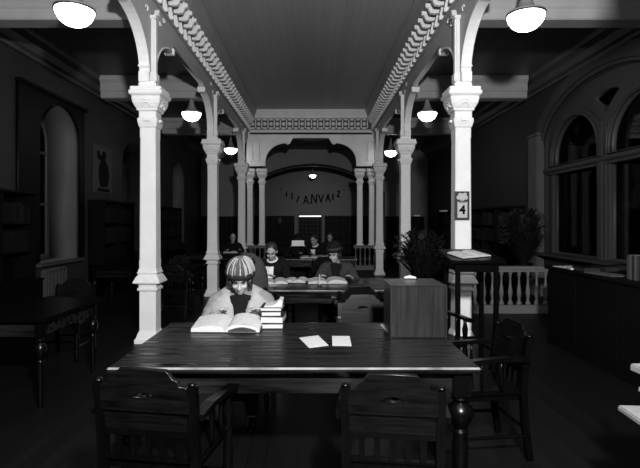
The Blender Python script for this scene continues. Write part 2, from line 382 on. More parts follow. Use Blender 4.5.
# columns
def column(x, y, label, k=1.0, z0=0, sl=1.0, grp='arcade columns'):
    t = thing('column', label, 'column', (x, y, z0), 0, None)
    def sec(w, z, ch=.16):
        w = w * .73; c = w * ch; return [(-w + c, -w, z), (w - c, -w, z), (w, -w + c, z), (w, w - c, z), (w - c, w, z), (-w + c, w, z), (-w, w - c, z), (-w, -w + c, z)]
    if z0 == 0:
        pr = [(.215, 0), (.215, .05), (.19, .07), (.17, .12), (.15, .15), (.145, .17), (.145, .66), (.175, .675), (.175, .70), (.155, .715), (.155, .745), (.235, .77), (.235, .785), (.19, .85), (.16, .875), (.18, .90), (.165, .915), (.155, .95)]
        MB().rings([sec(w, z, .05) for w, z in pr]).build('pedestal', 'paint', t)
        s0 = .95
    else:
        pr = [(.17, 0), (.17, .04), (.12, .07), (.11, .10)]
        MB().rings([sec(w * sl * 1.1, z, .1) for w, z in pr]).build('base', 'paint', t); s0 = .10
    e = -z0
    MB().rings([sec(.148 * sl, s0, .06), sec(.148 * sl, s0 + .1, .06), sec(.146 * sl, s0 + .12, .12), sec(.136 * sl, 2.62 + e, .12), sec(.138 * sl, 2.64 + e, .06), sec(.138 * sl, 2.79 + e, .06)]).build('shaft', 'paint', t)
    e -= .085
    pc = [(.136, 2.84), (.155, 2.86), (.175, 2.93), (.175, 2.96), (.152, 2.975), (.152, 3.05), (.185, 3.065), (.185, 3.085), (.20, 3.10), (.235, 3.15), (.25, 3.20), (.25, 3.235), (.275, 3.25), (.29, 3.265), (.29, 3.30), (.27, 3.31), (.27, 3.352)]
    mb = MB().rings([sec(w * (sl if sl == 1 else sl * 1.0), z + e, .06) for w, z in pc])
    for q in range(4):
        rz = Matrix.Rotation(q * pi / 2, 4, 'Z')
        for rr in (.12, .07):
            pts = [rz @ Vector((.73 * sl * rr * cos(pi * i / 10), -.73 * sl * (.205 + .04 * sin(pi * i / 10)) - .004, 3.11 + e + .08 * rr / .12 * sin(pi * i / 10))) for i in range(11)]
            mb.tube(pts, .008, 5)
        p = rz @ Vector((0, -.12 * sl, 2.94 + e)); mb.box(p, (.07 * sl, .07 * sl, .03), (0, 0, q * pi / 2))
    mb.build('capital', 'paint', t)
    return t
CX = (-2.14, 1.906)
pos = [('nearest', 'to the left behind the long reading table'), ('nearest', 'to the right carrying the day calendar')]
column(CX[0], YC[1], 'bright cream painted column nearest the camera on the left, bare shaft')
cr = column(CX[1], YC[1], 'bright cream column nearest the camera on the right, with a day calendar hung on it')
column(CX[0], YC[2], 'grey lit column second in the left row, just behind the reader in the striped cap')
column(CX[1], YC[2], 'grey lit column second in the right row, its foot hidden by the leafy plant')
column(CX[0], YC[3], 'third column of the left row, just before the arched screen')
column(CX[1], YC[3], 'third column of the right row, just before the arched screen')
column(CX[0], YC[0] - .9 - .0, 'cream column at the very edge of view on the left', 1) if False else None
for x, lb in ((-2.09, 'slim column at the outer left end of the arched screen'), (-1.70, 'slim column at the left jamb of the arched screen opening'), (1.46, 'slim column at the right jamb of the arched screen opening'), (1.85, 'slim column at the outer right end of the arched screen')):
    column(x, 15.9, lb, 1, .80, .86)
# arched screen across the nave
x0, x1 = -2.09, 1.85
zt = ZN
L = []
def half(xa, sgn):
    q = [(xa, 3.36)]
    for i in range(0, 10):
        t = i / 9 * pi / 2; q.append((xa + sgn * .66 * (1 - cos(t)), 3.50 + .60 * sin(t)))
    q += [(xa + sgn * .70, 4.05), (xa + sgn * .80, 4.10), (xa + sgn * .83, 4.17), (xa + sgn * .90, 4.27)]
    return q
hl = half(-1.59, 1); hr = half(1.35, -1)
poly = [(-2.2, ZN), (-2.2, 3.36)] + [(-1.82, 3.36)] + hl + hr[::-1] + [(1.58, 3.36), (1.96, 3.36), (1.96, ZN)]
scr = struct(plate('trim_screen', 'screenp', poly, [], .16, 'XZ', 15.9))
for xa in (-2.02, 1.74 - .0):
    plate('raised_panel', 'screenp', [(xa - .02, 3.52), (xa + .28 - .04, 3.52), (xa + .24, 4.15), (xa - .02, 4.15)], [[(xa + .01, 3.55), (xa + .21, 3.55), (xa + .21, 4.12), (xa + .01, 4.12)]], .03, 'XZ', 15.805, scr)
pf = [(0, 0), (-.015, .03), (-.02, .05), (-.01, .07), (-.01, .12), (-.05, .14), (-.05, .18), (-.02, .2), (-.02, .56), (-.12, .58), (-.12, .64), (-.17, .74), (-.20, .80), (-.20, .84), (0, .84)]
MB().prism([(15.83 + a, 4.31 + b) for a, b in pf], -2.08, 1.84, 'YZ').build('frieze', 'screenp', scr)
plate('frieze_shade_ground', 'frz_shade', [(-2.07, 4.53), (1.83, 4.53), (1.83, 4.86), (-2.07, 4.86)], [], .01, 'XZ', 15.803, scr)  # dark panel paints the shadow behind the frieze relief
mb = MB(); x = -2.0
while x < 1.78:
    mb.box((x, 15.77, 4.84), (.10, .09, .05)).box((x + .1, 15.78, 4.70), (.035, .05, .26)).box((x, 15.78, 4.57), (.12, .06, .05))
    mb.lathe([(.0, 0), (.06, 0), (.06, .03), (.0, .05)], (x, 15.80, 4.71), 8, Matrix.Rotation(pi / 2, 3, 'X'))
    x += .2
mb.build('bracket_band', 'screenp', scr)
for xa in (-1.35, 1.11):
    MB().lathe([(.0, 0), (.07, 0), (.07, .015), (.03, .02), (.03, .03), (.0, .04)], (xa, 15.82, 4.15), 12, Matrix.Rotation(pi / 2, 3, 'X')).build('rosette', 'screenp', scr)
# ------------------------------------------------------------------ balustrades
def baluster_mb(): return MB().lathe([(.045, 0), (.045, .05), (.03, .06), (.022, .10), (.028, .14), (.04, .20), (.036, .26), (.02, .36), (.017, .46), (.024, .50), (.034, .53), (.034, .57)], n=10)
bme = baluster_mb().mesh('baluster')
bme.materials.append(M['rail'])
for p in bme.polygons: p.use_smooth = True
def balustrade(x0, x1, y, label, pitch=.15, m='rail'):
    t = thing('balustrade', label, 'balustrade', ((x0 + x1) / 2, y, 0)); c = (x0 + x1) / 2
    MB().box((0, 0, .775), (x1 - x0, .16, .05), bev=.01).box((0, 0, .73), (x1 - x0, .11, .05)).build('rail', m, t)
    MB().box((0, 0, .07), (x1 - x0, .10, .14), bev=.01).build('plinth', m, t)
    x = x0 + pitch / 2
    while x < x1:
        o = bpy.data.objects.new('baluster', bme); COL.objects.link(o); o.parent = t; o.location = (x - c, 0, .14); x += pitch
    return t
balustrade(2.35, 4.5, 8.33, 'pale balustrade across the right aisle behind the slant-topped stand')
balustrade(-2.3, -1.5, 15.9, 'short pale balustrade under the left pair of screen columns')
balustrade(1.26, 2.06, 15.9, 'short pale balustrade under the right pair of screen columns')
# ------------------------------------------------------------------ lamps
def make_lamp(loc, label):
    t = thing('pendant_lamp', label, 'lamp', loc); zt = ZA - loc[2]
    MB().cyl((0, 0, .36), (0, 0, zt), .011).build('rod', 'iron', t)
    MB().lathe([(.0, zt), (.07, zt), (.06, zt - .04), (.015, zt - .07), (.0, zt - .07)]).build('ceiling_cap', 'metal', t)
    MB().lathe([(.022, .40), (.026, .33), (.04, .25), (.06, .17), (.09, .09), (.13, .04), (.205, .015), (.212, .0), (.19, .003), (.12, .03), (.0, .05)], n=28).build('shade', 'metal', t, True)
    MB().lathe([(.0, -.001), (.19, -.001), (.212, -.003), (.212, -.014), (.20, -.018)], n=28).build('rim', 'iron', t, True)
    MB().lathe([(.200, -.012), (.197, -.035), (.182, -.07), (.155, -.105), (.115, -.135), (.06, -.155), (.0, -.16)], n=28).build('glass_bowl', 'glow', t, True).scale = (1, 1, 1.15)
    return t
LX = (-2.60, 2.38)
lamp = make_lamp((LX[0] + .03, 5.25, 3.83), 'lit pendant lamp nearest the camera in the left aisle, cut by the frame top')
dup(lamp, (LX[1] - .03, 5.45, 3.86), label='lit pendant lamp nearest the camera in the right aisle, cut by the frame top')
dup(lamp, (LX[0], 10.35, 3.86), label='lit pendant lamp second along the left aisle, between the first two left columns')
dup(lamp, (LX[1], 10.35, 3.86), label='lit pendant lamp second along the right aisle, between the first two right columns')
dup(lamp, (LX[0], 15.2, 3.83), label='small lit pendant lamp farthest along the left aisle')
dup(lamp, (LX[1] + .02, 15.4, 3.78), label='small lit pendant lamp farthest along the right aisle')
dup(lamp, (-.08, 21.6, 3.62), label='tiny lit lamp hanging before the apse wall under the far arch').scale = (.72, .72, .72)
for i, x in enumerate(LX): dup(lamp, (x, .3, 3.86), label=('pendant lamp of the left aisle beside the camera', 'pendant lamp of the right aisle beside the camera')[i])
# ------------------------------------------------------------------ chairs
def make_chair(label):
    t = thing('armchair', label, 'chair')
    MB().box((0, .01, .445), (.47, .45, .035), bev=.012).box((0, .01, .41), (.42, .40, .04)).build('seat', 'dark', t)
    mb = MB()
    for s in (-1, 1):
        MB().rings([[(s * .215 + a * .019, yy + b * .021, z) for a, b in ((-1, -1), (1, -1), (1, 1), (-1, 1))] for yy, z in ((-.26, 0), (-.225, .25), (-.215, .46), (-.235, .66), (-.257, .797))]).build('rear_leg', 'dark', t)
        MB().ell((s * .215, -.258, .805), (.020, .021, .012), n=10).build('post_knob', 'dark', t, True)
        MB().lathe([(.014, 0), (.02, .03), (.024, .1), (.016, .13), (.026, .17), (.026, .35), (.02, .38), (.026, .42), (.018, .46), (.024, .5), (.028, .55), (.016, .6), (.02, .645)], (s * .225, .19, 0), 12).build('front_leg', 'dark', t, True)
        ar = [(-.245, .672), (-.1, .682), (.08, .672), (.24, .655), (.27, .64), (.27, .625), (.22, .628), (.05, .645), (-.1, .655), (-.245, .645)]
        mb = MB().prism(ar, s * .235 - .025, s * .235 + .025, 'YZ'); mb.build('armrest', 'dark', t)
        for yy in (-.06, .07): MB().lathe([(.009, .46), (.014, .54), (.009, .6), (.009, .655)], (s * .228, yy, 0), 8).build('arm_spindle', 'dark', t, True)
    MB().cyl((-.21, -.235, .2), (.21, -.235, .2), .012).cyl((-.22, .19, .22), (.22, .19, .22), .013).cyl((-.22, -.23, .16), (-.225, .19, .16), .012).cyl((.22, -.23, .16), (.225, .19, .16), .012).build('stretcher', 'dark', t)
    out = [(-.20, .70), (-.20, .80), (-.188, .815), (-.16, .815), (-.158, .835), (-.145, .845), (-.13, .85), (-.118, .872), (-.105, .885), (0, .888), (.105, .885), (.118, .872), (.13, .85), (.145, .845), (.158, .835), (.16, .815), (.188, .815), (.20, .80), (.20, .70)]
    hole = [(.055 * cos(pi * i / 8), .758 + .03 * sin(pi * i / 8)) for i in range(9)]
    c = plate('crest_rail', 'dark2', out, [hole], .024, 'XZ', 0, t, .004); c.location = (0, -.262, .012); c.rotation_euler = (R(7), 0, 0); c.location = (0, -.165, -.015)
    MB().box((0, -.2335, .645), (.395, .016, .13), (R(7), 0, 0)).build('back_panel', 'dark2', t)
    MB().box((0, -.226, .575), (.395, .024, .03), (R(7), 0, 0)).build('lower_rail', 'dark', t)
    for k in range(5): MB().box((-.14 + k * .07, -.22, .51), (.028, .010, .12), (R(5), 0, 0)).build('back_slat', 'dark', t)
    return t
ch = make_chair('dark armchair nearest the camera on the left, pushed to the long table')
ch.scale = (1.05, 1.0, 1.03); ch.location = (-.725, 2.46, 0); ch.rotation_euler = (0, 0, R(-9))
def chair(x, y, rz, label, sc=1): 
    c = dup(ch, (x, y, 0), R(rz), label); c.scale = (sc,) * 3; return c
chair(.385, 2.47, -7, 'dark armchair nearest the camera in the centre, its curved crest lit at the table edge')
chair(1.12, 3.38, 96, 'dark armchair at the right end of the long table, turned sideways')
chair(.45, 4.32, 180, 'empty armchair behind the long table facing the camera, left of the wooden box')
chair(-2.86, 5.62, 180, 'dark armchair behind the left side table')
chair(.47, 5.48, 2, 'dark armchair with its back to us at the second table, right of its middle')
chair(1.22, 6.55, 100, 'dark armchair at the right end of the second table')
chair(1.12, 4.65, 205, 'dark armchair in shadow between the box and the slant-topped stand')
chair(-2.75, 9.75, 180, 'dark armchair behind the far left table, between the first two left columns')
chair(-2.3, 8.05, 5, 'dark armchair before the far left table')
cc = chair(-.66, 5.40, 8, 'armchair with a grey coat over its back behind the capped reader')
chair(.18, 9.9, 0, 'dark armchair at the third table with its back to the camera')
# coat over chair
t = thing('draped_coat', 'dark grey coat draped over a chair behind the capped reader', 'coat', (-.72, 5.2, 0.03), R(8)); t.scale = (.80, 1, 1)
mb = MB(); mb.ell((0, -.03, 1.0), (.17, .085, .20)).ell((-.12, -.05, .86), (.13, .08, .26)).ell((.14, -.03, .88), (.13, .08, .28)).ell((.05, -.02, 1.08), (.12, .07, .12)).ell((0, -.08, .72), (.24, .05, .28)).ell((.24, -.02, .8), (.05, .05, .25)).ell((-.23, -.02, .78), (.05, .05, .22))
remesh(mb, 'cloth', 'greycloth', t, .014, 4)
mb = MB(); mb.tube([(-.1, -.09, 1.1), (0, -.105, 1.06), (.1, -.09, 1.12)], .03, 8); mb.build('coat_collar', 'midcloth', t, True)
# ------------------------------------------------------------------ tables
def turned_leg(t, x, y, h=.73, k=1.0):
    p = [(.022, 0), (.03, .03), (.024, .06), (.034, .10), (.04, .30), (.03, .36), (.036, .385), (.026, .40), (.05, .44), (.066, .48), (.06, .52), (.03, .55), (.042, .57), (.03, .585)]
    mb = MB().lathe([(r * k, z * h / .73) for r, z in p], (x, y, 0), 18)
    q = .042 * k
    mb.box((x, y, (h * .80 + h) / 2), (2 * q, 2 * q, h * .20), bev=.005)
    mb.build('leg', 'dark', t, auto=True)
def make_table(x0, x1, y0, y1, label, zt=.76, m='table', k=1.1, cat='table', ap=.13):
    cx, cy = (x0 + x1) / 2, (y0 + y1) / 2
    t = thing('reading_table', label, cat, (cx, cy, 0)); w, d = x1 - x0, y1 - y0
    mb = MB().box((0, 0, zt - .0175), (w, d, .035), bev=.010, seg=6); mb.build('tabletop', m, t)
    if m == 'table': MB().box((0, -d / 2 + .002, zt - .008), (w - .004, .014, .018), bev=.0075, seg=6).build('edge_glint_strip', 'edge_glint', t)  # added strip, coloured pale to paint the edge highlight
    q = .09
    mb = MB()
    for s in (-1, 1):
        mb.box((0, s * (d / 2 - q), zt - .035 - ap / 2), (w - 2 * q - .06, .025, ap)); mb.box((s * (w / 2 - q), 0, zt - .035 - ap / 2), (.025, d - 2 * q - .06, ap))
        for u in (-1, 1): turned_leg(t, s * (w / 2 - q), u * (d / 2 - q), zt - .035, k)
    mb.build('apron', 'table', t)
    return t
make_table(-1.13, .905, 2.655, 3.86, 'long varnished reading table in the foreground with two loose papers on it', k=1.15)
make_table(-.99, .98, 5.66, 6.92, 'second long reading table, where three readers\' open books lie')
make_table(-4.1, -2.2, 4.0, 5.15, 'bare dark table at the left edge, near the left foreground', m='dark', k=.75)
make_table(-3.9, -2.02, 8.4, 9.3, 'bare dark table in the left aisle between the first two columns', m='dark', k=.7)
make_table(-.9, .9, 10.3, 11.4, 'third reading table in the nave, with flat white papers before the distant readers', m='table')
make_table(-3.3, -1.75, 12.2, 13.0, 'far table in the left aisle before the lone bald reader', m='dark', k=.7)
# the box on the table
bx = thing('wooden_box', 'plain wooden box standing at the right back of the long table', 'box', ((PX(390.6, 3.34) + PX(446.5, 3.34)) / 2, 3.34, .76))
w = PX(446.5, 3.34) - PX(390.6, 3.34)
MB().box((0, .19, .178), (w - .012, .37, .355)).build('carcass', 'box', bx)
MB().box((0, .0, .178), (w - .02, .014, .35), bev=.002).build('front_panel', 'box', bx)
MB().box((0, .19, .354), (w + .004, .405, .012), bev=.003).build('lid', 'box', bx)
MB().box((-w / 2 + .003, .0, .175), (.012, .02, .35), bev=.002).box((w / 2 - .003, 0, .175), (.012, .02, .35), bev=.002).build('corner_post', 'box', bx)
# ------------------------------------------------------------------ paper and books
def sheet(quad, label, z, name='paper_sheet', m='paper', th=.002, cat='paper', group=None):
    c = sum((Vector(q) for q in quad), Vector()) / 4
    mb = MB().rings([[Vector(q) - c for q in quad], [Vector(q) - c + Vector((0, 0, th)) for q in quad]])
    return tag(mb.build(name, m, None, loc=c), label, cat, group)
zt = .7605
sheet([PT(299, 338, zt), PT(309, 348, zt), PT(328.5, 345.5, zt), PT(318, 335.5, zt)], 'white paper lying askew on the long table, left of the other loose sheet', zt)
sheet([PT(332.5, 345.8, zt), PT(351.5, 346, zt), PT(349.5, 336.2, zt), PT(332, 336.2, zt)], 'white paper lying square on the long table, right of the askew sheet', zt)
sheet([PT(380, 324.5, zt), PT(391, 336, zt), PT(398, 335, zt), PT(393, 324, zt)], 'white paper half hidden behind the left side of the wooden box', zt)
t = thing('rolled_paper', 'small curled white paper lying on top of the wooden box', 'paper', (.715, 3.67, 1.113))
MB().tube([(-.045, .0, .02), (0, .01, .024), (.045, 0, .018)], [.008, .014, .008], 10).build('roll', 'paper', t, True)
def open_book(loc, rz, w, h, th, label, tilt=0, name='open_book', curl=.03, cat='book'):
    t = thing(name, label, cat, loc, rz)
    n = 12; rings = []
    for yy in (-h / 2, -h / 4, 0, h / 4, h / 2):
        top, bot = [], []
        for i in range(-n, n + 1):
            u = i / n; a = abs(u)
            z = .006 + th * (1 - .45 * a) * (1 - math.exp(-a * 14)) + curl * sin(a * pi) ** 1 * (.8 if u > 0 else .5) + tilt * (yy + h / 2)
            top.append((u * w / 2, yy, z)); bot.append((u * w / 2 * 1.0, yy, .004 + tilt * (yy + h / 2)))
        rings.append(top + bot[::-1])
    MB().rings(rings).build('pages', 'page', t, auto=True)
    z1 = tilt * h
    MB().rings([[(-w / 2 - .008, -h / 2 - .006, 0), (w / 2 + .008, -h / 2 - .006, 0), (w / 2 + .008, h / 2 + .006, z1), (-w / 2 - .008, h / 2 + .006, z1)], [(-w / 2 - .008, -h / 2 - .006, .004), (w / 2 + .008, -h / 2 - .006, .004), (w / 2 + .008, h / 2 + .006, z1 + .004), (-w / 2 - .008, h / 2 + .006, z1 + .004)]]).build('cover', 'cover', t)
    return t
b0 = open_book((-.635, 3.62, .761), R(-1), .49, .26, .04, 'large open volume lying before the reader in the striped cap', .14, curl=.025)
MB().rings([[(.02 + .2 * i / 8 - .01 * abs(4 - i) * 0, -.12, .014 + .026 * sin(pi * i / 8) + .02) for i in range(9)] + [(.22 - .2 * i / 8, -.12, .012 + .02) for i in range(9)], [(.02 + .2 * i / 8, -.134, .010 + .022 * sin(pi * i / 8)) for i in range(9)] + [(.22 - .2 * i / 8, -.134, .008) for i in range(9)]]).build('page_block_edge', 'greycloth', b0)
def closed_book(x, y, z, w, d, h, rz, label, m='cover', pm='page'):
    t = thing('book', label, 'book', (x, y, z), rz)
    MB().box((0, .002, h / 2), (w - .012, d - .012, h - .008)).build('pages', pm, t)
    MB().box((0, 0, .002), (w, d, .004)).box((0, 0, h - .002), (w, d, .004)).box((0, d / 2 - .002, h / 2), (w, .004, h)).build('cover', m, t)
    return t
z = .761
for i, (h, dx, w, r_) in enumerate(((.040, 0, .17, 1), (.052, .006, .172, -3), (.036, -.008, .15, 3), (.03, -.002, .16, -2))):
    closed_book(-.318 + dx, 3.72, z, w, .22, h, R(r_), ('bottom book of the stack beside the capped reader', 'thick second book up in the stack beside the capped reader', 'third book up in the stack beside the capped reader', 'topmost closed book of the stack beside the capped reader')[i]); z += h + .0006
t = thing('folded_pamphlet', 'white pamphlet with an upturned leaf on top of the book stack', 'pamphlet', (-.311, 3.69, z))
MB().prism([(-.06, 0), (.07, 0), (.075, .05), (.05, .055), (.03, .03), (0, .014), (-.06, .008)], -.08, .09, 'XZ').build('leaves', 'paper', t)
open_book((-.52, 6.3, .761), R(6), .34, .24, .02, 'open book before the man in the white shirt at the second table', .08)
open_book((-.25, 6.45, .761), R(-10), .3, .22, .02, 'open book at the middle of the second table', .07)
open_book((.16, 6.36, .761), R(4), .5, .26, .03, 'large white open book before the woman in the brimmed hat', .06)
sheet([(-.68, 6.05, .762), (-.5, 5.98, .762), (-.42, 6.12, .762), (-.6, 6.2, .762)], 'white paper on the near left corner of the second table', .762)
open_book((-.1, 10.75, .761), 0, .42, .26, .02, 'open book lying before the magazine reader at the third table', .05)
open_book((.25, 10.95, .761), R(12), .36, .24, .02, 'open book at the right side of the third table', .05)
open_book((-2.15, 12.5, .761), R(8), .36, .22, .02, 'open book before the bald reader in the left aisle', .05)
t = thing('magazine', 'white magazine held up open by a distant reader at the third table', 'magazine', (-.38, 11.17, 1.0), 0); t.scale = (.78, 1, .75)
MB().rings([[(-.18, .0, .0), (0, .03, 0), (.18, 0, 0), (.18, .05, .17), (0, .08, .17), (-.18, .05, .17)], [(-.18, .006, .0), (0, .036, 0), (.18, .006, 0), (.18, .056, .17), (0, .086, .17), (-.18, .056, .17)]]).build('leaves', 'shirt', t)
# upright white pen holder on table 2
t = thing('pen_stand', 'thin white upright pen in a dark stand on the second table', 'pen stand', (.06, 6.0, .76))
MB().lathe([(.03, 0), (.03, .012), (.012, .02), (0, .02)], n=14).build('base', 'iron', t, True)
MB().cyl((0, 0, .015), (0, 0, .15), .006, .005).build('pen', 'paper', t)
# ------------------------------------------------------------------ calendar
t = thing('day_calendar', 'wall calendar showing a large 4, hung on the right front column', 'calendar', (PX(462.5, 6.22), 6.233, PT(0, 0, 0).z if False else 1.76))
MB().box((0, 0, 0), (.185, .012, .36), bev=.003).build('backboard', 'iron', t)
MB().box((0, -.008, -.055), (.125, .006, .20)).build('date_block', 'paper', t)
mb = MB()
for a, b, r in ((0, .115, .04), (-.045, .10, .03), (.045, .10, .03), (-.03, .135, .025), (.035, .14, .025), (0, .09, .035)):
    mb.lathe([(0, 0), (r, 0), (r * .8, .006), (0, .008)], (a, -.006, b), 10, Matrix.Rotation(pi / 2, 3, 'X'))
mb.build('ornament', 'paper', t)
MB().box((0, -.0125, .036), (.09, .002, .006)).build('month_line', 'ink', t)
cu = bpy.data.curves.new('digit', 'FONT'); cu.body = '4'; cu.size = .15; cu.extrude = .001; cu.align_x = 'CENTER'; cu.align_y = 'CENTER'; cu.offset = .006
o = bpy.data.objects.new('tmp', cu); COL.objects.link(o); me = bake(o); bpy.data.objects.remove(o)
me.transform(Matrix.Rotation(pi / 2, 4, 'X')); o = new_obj('digit', me, 'ink', t); o.location = (0, -.0125, -.06)
# ------------------------------------------------------------------ slant-topped stand
st = thing('reading_stand', 'tall dark slant-topped stand on thin legs before the right front column', 'stand', (1.60, 5.06, 0))
zz = lambda y: 1.215 + (y) * .15
MB().rings([[(-.26, -.27, zz(-.27) - .03), (.27, -.27, zz(-.27) - .03), (.27, .27, zz(.27) - .03), (-.26, .27, zz(.27) - .03)], [(-.26, -.27, zz(-.27)), (.27, -.27, zz(-.27)), (.27, .27, zz(.27)), (-.26, .27, zz(.27))]]).build('sloping_top', 'dark', st)
MB().box((0, -.20, 1.10), (.42, .02, .09)).box((0, .22, 1.13), (.42, .02, .10)).box((-.2, 0, 1.11), (.02, .44, .08)).box((.2, 0, 1.11), (.02, .44, .08)).build('apron', 'dark', st)
for sx in (-.18, .2):
    for sy in (-.2, .23): MB().box((sx, sy, .57), (.045, .045, 1.14), bev=.006).build('leg', 'dark', st)
MB().box((.01, .23, .3), (.38, .02, .03)).box((-.18, .01, .25), (.02, .43, .03)).box((.2, .01, .25), (.02, .43, .03)).build('stretcher', 'dark', st)
ob = open_book((1.58, 5.02, 1.212), 0, .34, .26, .012, 'bright open book lying on the slant-topped stand', 0, curl=.012)
ob.rotation_euler = (Matrix.Rotation(math.atan(.15), 3, 'X') @ Matrix.Rotation(R(20), 3, 'Z')).to_euler()
# ------------------------------------------------------------------ counter on the right
ct = thing('service_counter', 'long black counter along the right side, with papers on its end', 'counter', (3.36, 4.4, 0))
MB().box((0, 0, .47), (.68, 3.9, .94), bev=.01).build('body', 'case', ct)
MB().box((0, 0, .965), (.74, 3.98, .04), bev=.008).build('worktop', 'case', ct)
for k in range(5): MB().box((-.345, -1.55 + k * .78, .5), (.012, .62, .72), bev=.004).build('panel', 'case', ct)
MB().box((-.33, 0, .05), (.03, 3.9, .1)).build('plinth', 'case', ct)
zc = .986
def cpt(px, py): return PT(px, py, zc)
def slip(x, y, w, d, rz, h, label, m='paper', name='paper_stack'):
    o = MB().box((0, 0, h / 2), (w, d, h), bev=0).build(name, m, None, loc=(x, y, zc), rot=(0, 0, rz)); return tag(o, label, 'paper')
slip(3.25, 6.13, .42, .24, R(4), .006, 'broad pale newspaper at the far end of the black counter', 'page', 'newspaper')
slip(3.12, 5.86, .16, .20, R(-12), .018, 'small pale paper pad in front of the newspaper on the counter', 'page')
slip(3.12, 5.25, .2, .42, R(8), .012, 'long dim paper between the dark books and the upright books on the counter', 'poster')
for i, x in enumerate((3.14, 3.36, 3.6)):
    closed_book(x, 5.66, zc, .19, .26, .05 + .01 * i, R(5 * i), ('dark closed book lying on the counter nearest its front edge', 'dark closed book in the middle of the counter', 'dark closed book at the back of the counter')[i], 'case', 'cover')
for i in range(6):
    g = ('greycloth', 'poster', 'cover', 'poster', 'greycloth', 'cover')[i]
    o = MB().box((0, 0, .12), (.2, .034, .235 + .01 * (i % 2)), bev=.003).build('book', g, None, loc=(3.18, 4.82 - .037 * i, zc + .002)); tag(o, 'cloth-bound book standing in the upright row on the black counter', 'book', 'upright books on the counter')
# near right rack with newspapers
rk = thing('newspaper_rack', 'dark rack at the right edge of view holding white bundles', 'rack', (1.77, 2.2, -.0))
for sx in (-.0, .5):
    for sy in (-.2, .2): MB().box((sx - .12, sy, .48), (.03, .03, .96)).build('post', 'case', rk)
for k, zz_ in enumerate((.66, .765, .86)): MB().box((.14, 0, zz_ - .035), (.5, .44, .012)).build('shelf', 'case', rk)
for i, (x, y, z_, w, d, h) in enumerate(((1.60, 2.2, .668, .4, .34, .028), (1.655, 2.16, .697, .36, .26, .022), (1.68, 2.2, .773, .38, .3, .028), (1.645, 2.22, .868, .36, .3, .036))):
    tag(MB().box((0, 0, h / 2), (w, d, h), bev=.006).build('newspaper_bundle', 'news', None, loc=(x + .06, y, z_ - .035), rot=(0, 0, R(-4 if i == 0 else 2))), ('longest white newspaper bundle on the bottom shelf of the right rack', 'shorter white bundle lying on the longest one in the right rack', 'white bundle on the middle shelf of the right rack', 'white bundle on the top shelf of the right rack')[i], 'newspaper')
# ------------------------------------------------------------------ bookcases
def bookcase(y0, y1, side, label, h=2.0, xw=None, ledge=.66):
    """against a long wall; side -1 left / +1 right"""
    xw = xw if xw is not None else (WL if side < 0 else WR); s = -side
    t = thing('bookcase', label, 'bookcase', (xw + s * .19, (y0 + y1) / 2, 0)); L_ = y1 - y0
    MB().box((0, -L_ / 2 + .015, h / 2), (.34, .03, h)).box((0, L_ / 2 - .015, h / 2), (.34, .03, h)).box((-s * .155, 0, h / 2), (.02, L_, h)).box((0, 0, h - .02), (.38, L_ + .04, .04), bev=.006).build('carcass', 'case', t)
    MB().box((s * .06, 0, ledge / 2), (.44, L_, ledge)).box((s * .06, 0, ledge), (.48, L_ + .03, .03), bev=.006).build('base_cupboard', 'case', t)
    n = 3
    zs_ = [ledge + .015 + (h - ledge - .06) * k / n for k in range(n)]
    for k in range(1, n): MB().box((.0, 0, zs_[k] - .012), (.32, L_ - .06, .022)).build('shelf', 'case', t)
    nd = int(L_ / .75)
    for k in range(1, nd): MB().box((s * .005, -L_ / 2 + L_ * k / nd, (h + ledge) / 2), (.31, .025, h - ledge - .04)).build('divider', 'case', t)
    return t, xw + s * .19, s, zs_
nb = 0
bmesh_cache = {}
def books(x, s, y0, y1, z, label, group, every=1.0, mm=('bk1', 'bk2', 'bk3')):
    global nb
    y = y0
    while y < y1 - .05:
        w = random.choice((.035, .045, .055, .065)); h = random.choice((.24, .27, .30)); m = random.choice(mm)
        if random.random() < every:
            key = (w, h, m)
            if key not in bmesh_cache:
                me = MB().box((0, 0, h / 2), (.2, w, h), bev=.004).mesh('book'); me.materials.append(M[m]); bmesh_cache[key] = me
            o = bpy.data.objects.new('book', bmesh_cache[key]); COL.objects.link(o); o.location = (x + s * .02, y + w / 2, z); tag(o, label, 'book', group); nb += 1
        y += w + .003
t1, x, s, zs_ = bookcase(6.1, 7.72, -1, 'dark bookcase at the left edge beside the cased window', 2.02)
for k in (1, 2): books(x, s, 6.95 if k else 7, 7.64, zs_[k], 'dark book on the shelves of the leftmost bookcase', 'books in the leftmost bookcase', 1, ('bk3', 'bk2', 'bk3'))
t1, x, s, zs_ = bookcase(10.25, 11.95, -1, 'dark bookcase under the poster on the left wall', 2.02)
for k in (1, 2): books(x, s, 10.32, 11.85, zs_[k], 'dark book in the bookcase under the wall poster', 'books in the bookcase under the poster', 1, ('bk3', 'bk2', 'bk3'))
bookcase(13.85, 16.2, -1, 'dark bookcase on the left wall seen between the first two columns', 2.0)
t1, x, s, zs_ = bookcase(11.05, 13.9, 1, 'dark bookcase on the right wall behind the balustrade', 1.92)
for k in (1, 2): books(x, s, 11.1, 13.8, zs_[k], 'faintly lit book in the bookcase on the right wall', 'books in the right wall bookcase', .9, ('bk1', 'bk2', 'bk1', 'bk3'))
bookcase(14.1, 17.5, 1, 'dark bookcase on the right wall farther off past the first one', 1.9)
t1, x, s, zs_ = bookcase(7.4, 11.6, 1, 'dark bookcase seen through the big arched window', 2.3, 7.1)
for k in (1, 2): books(x, s, 9.2, 11.5, zs_[k], 'dim book beyond the big arched window', 'books beyond the window', .7, ('bk1', 'bk2', 'bk3'))
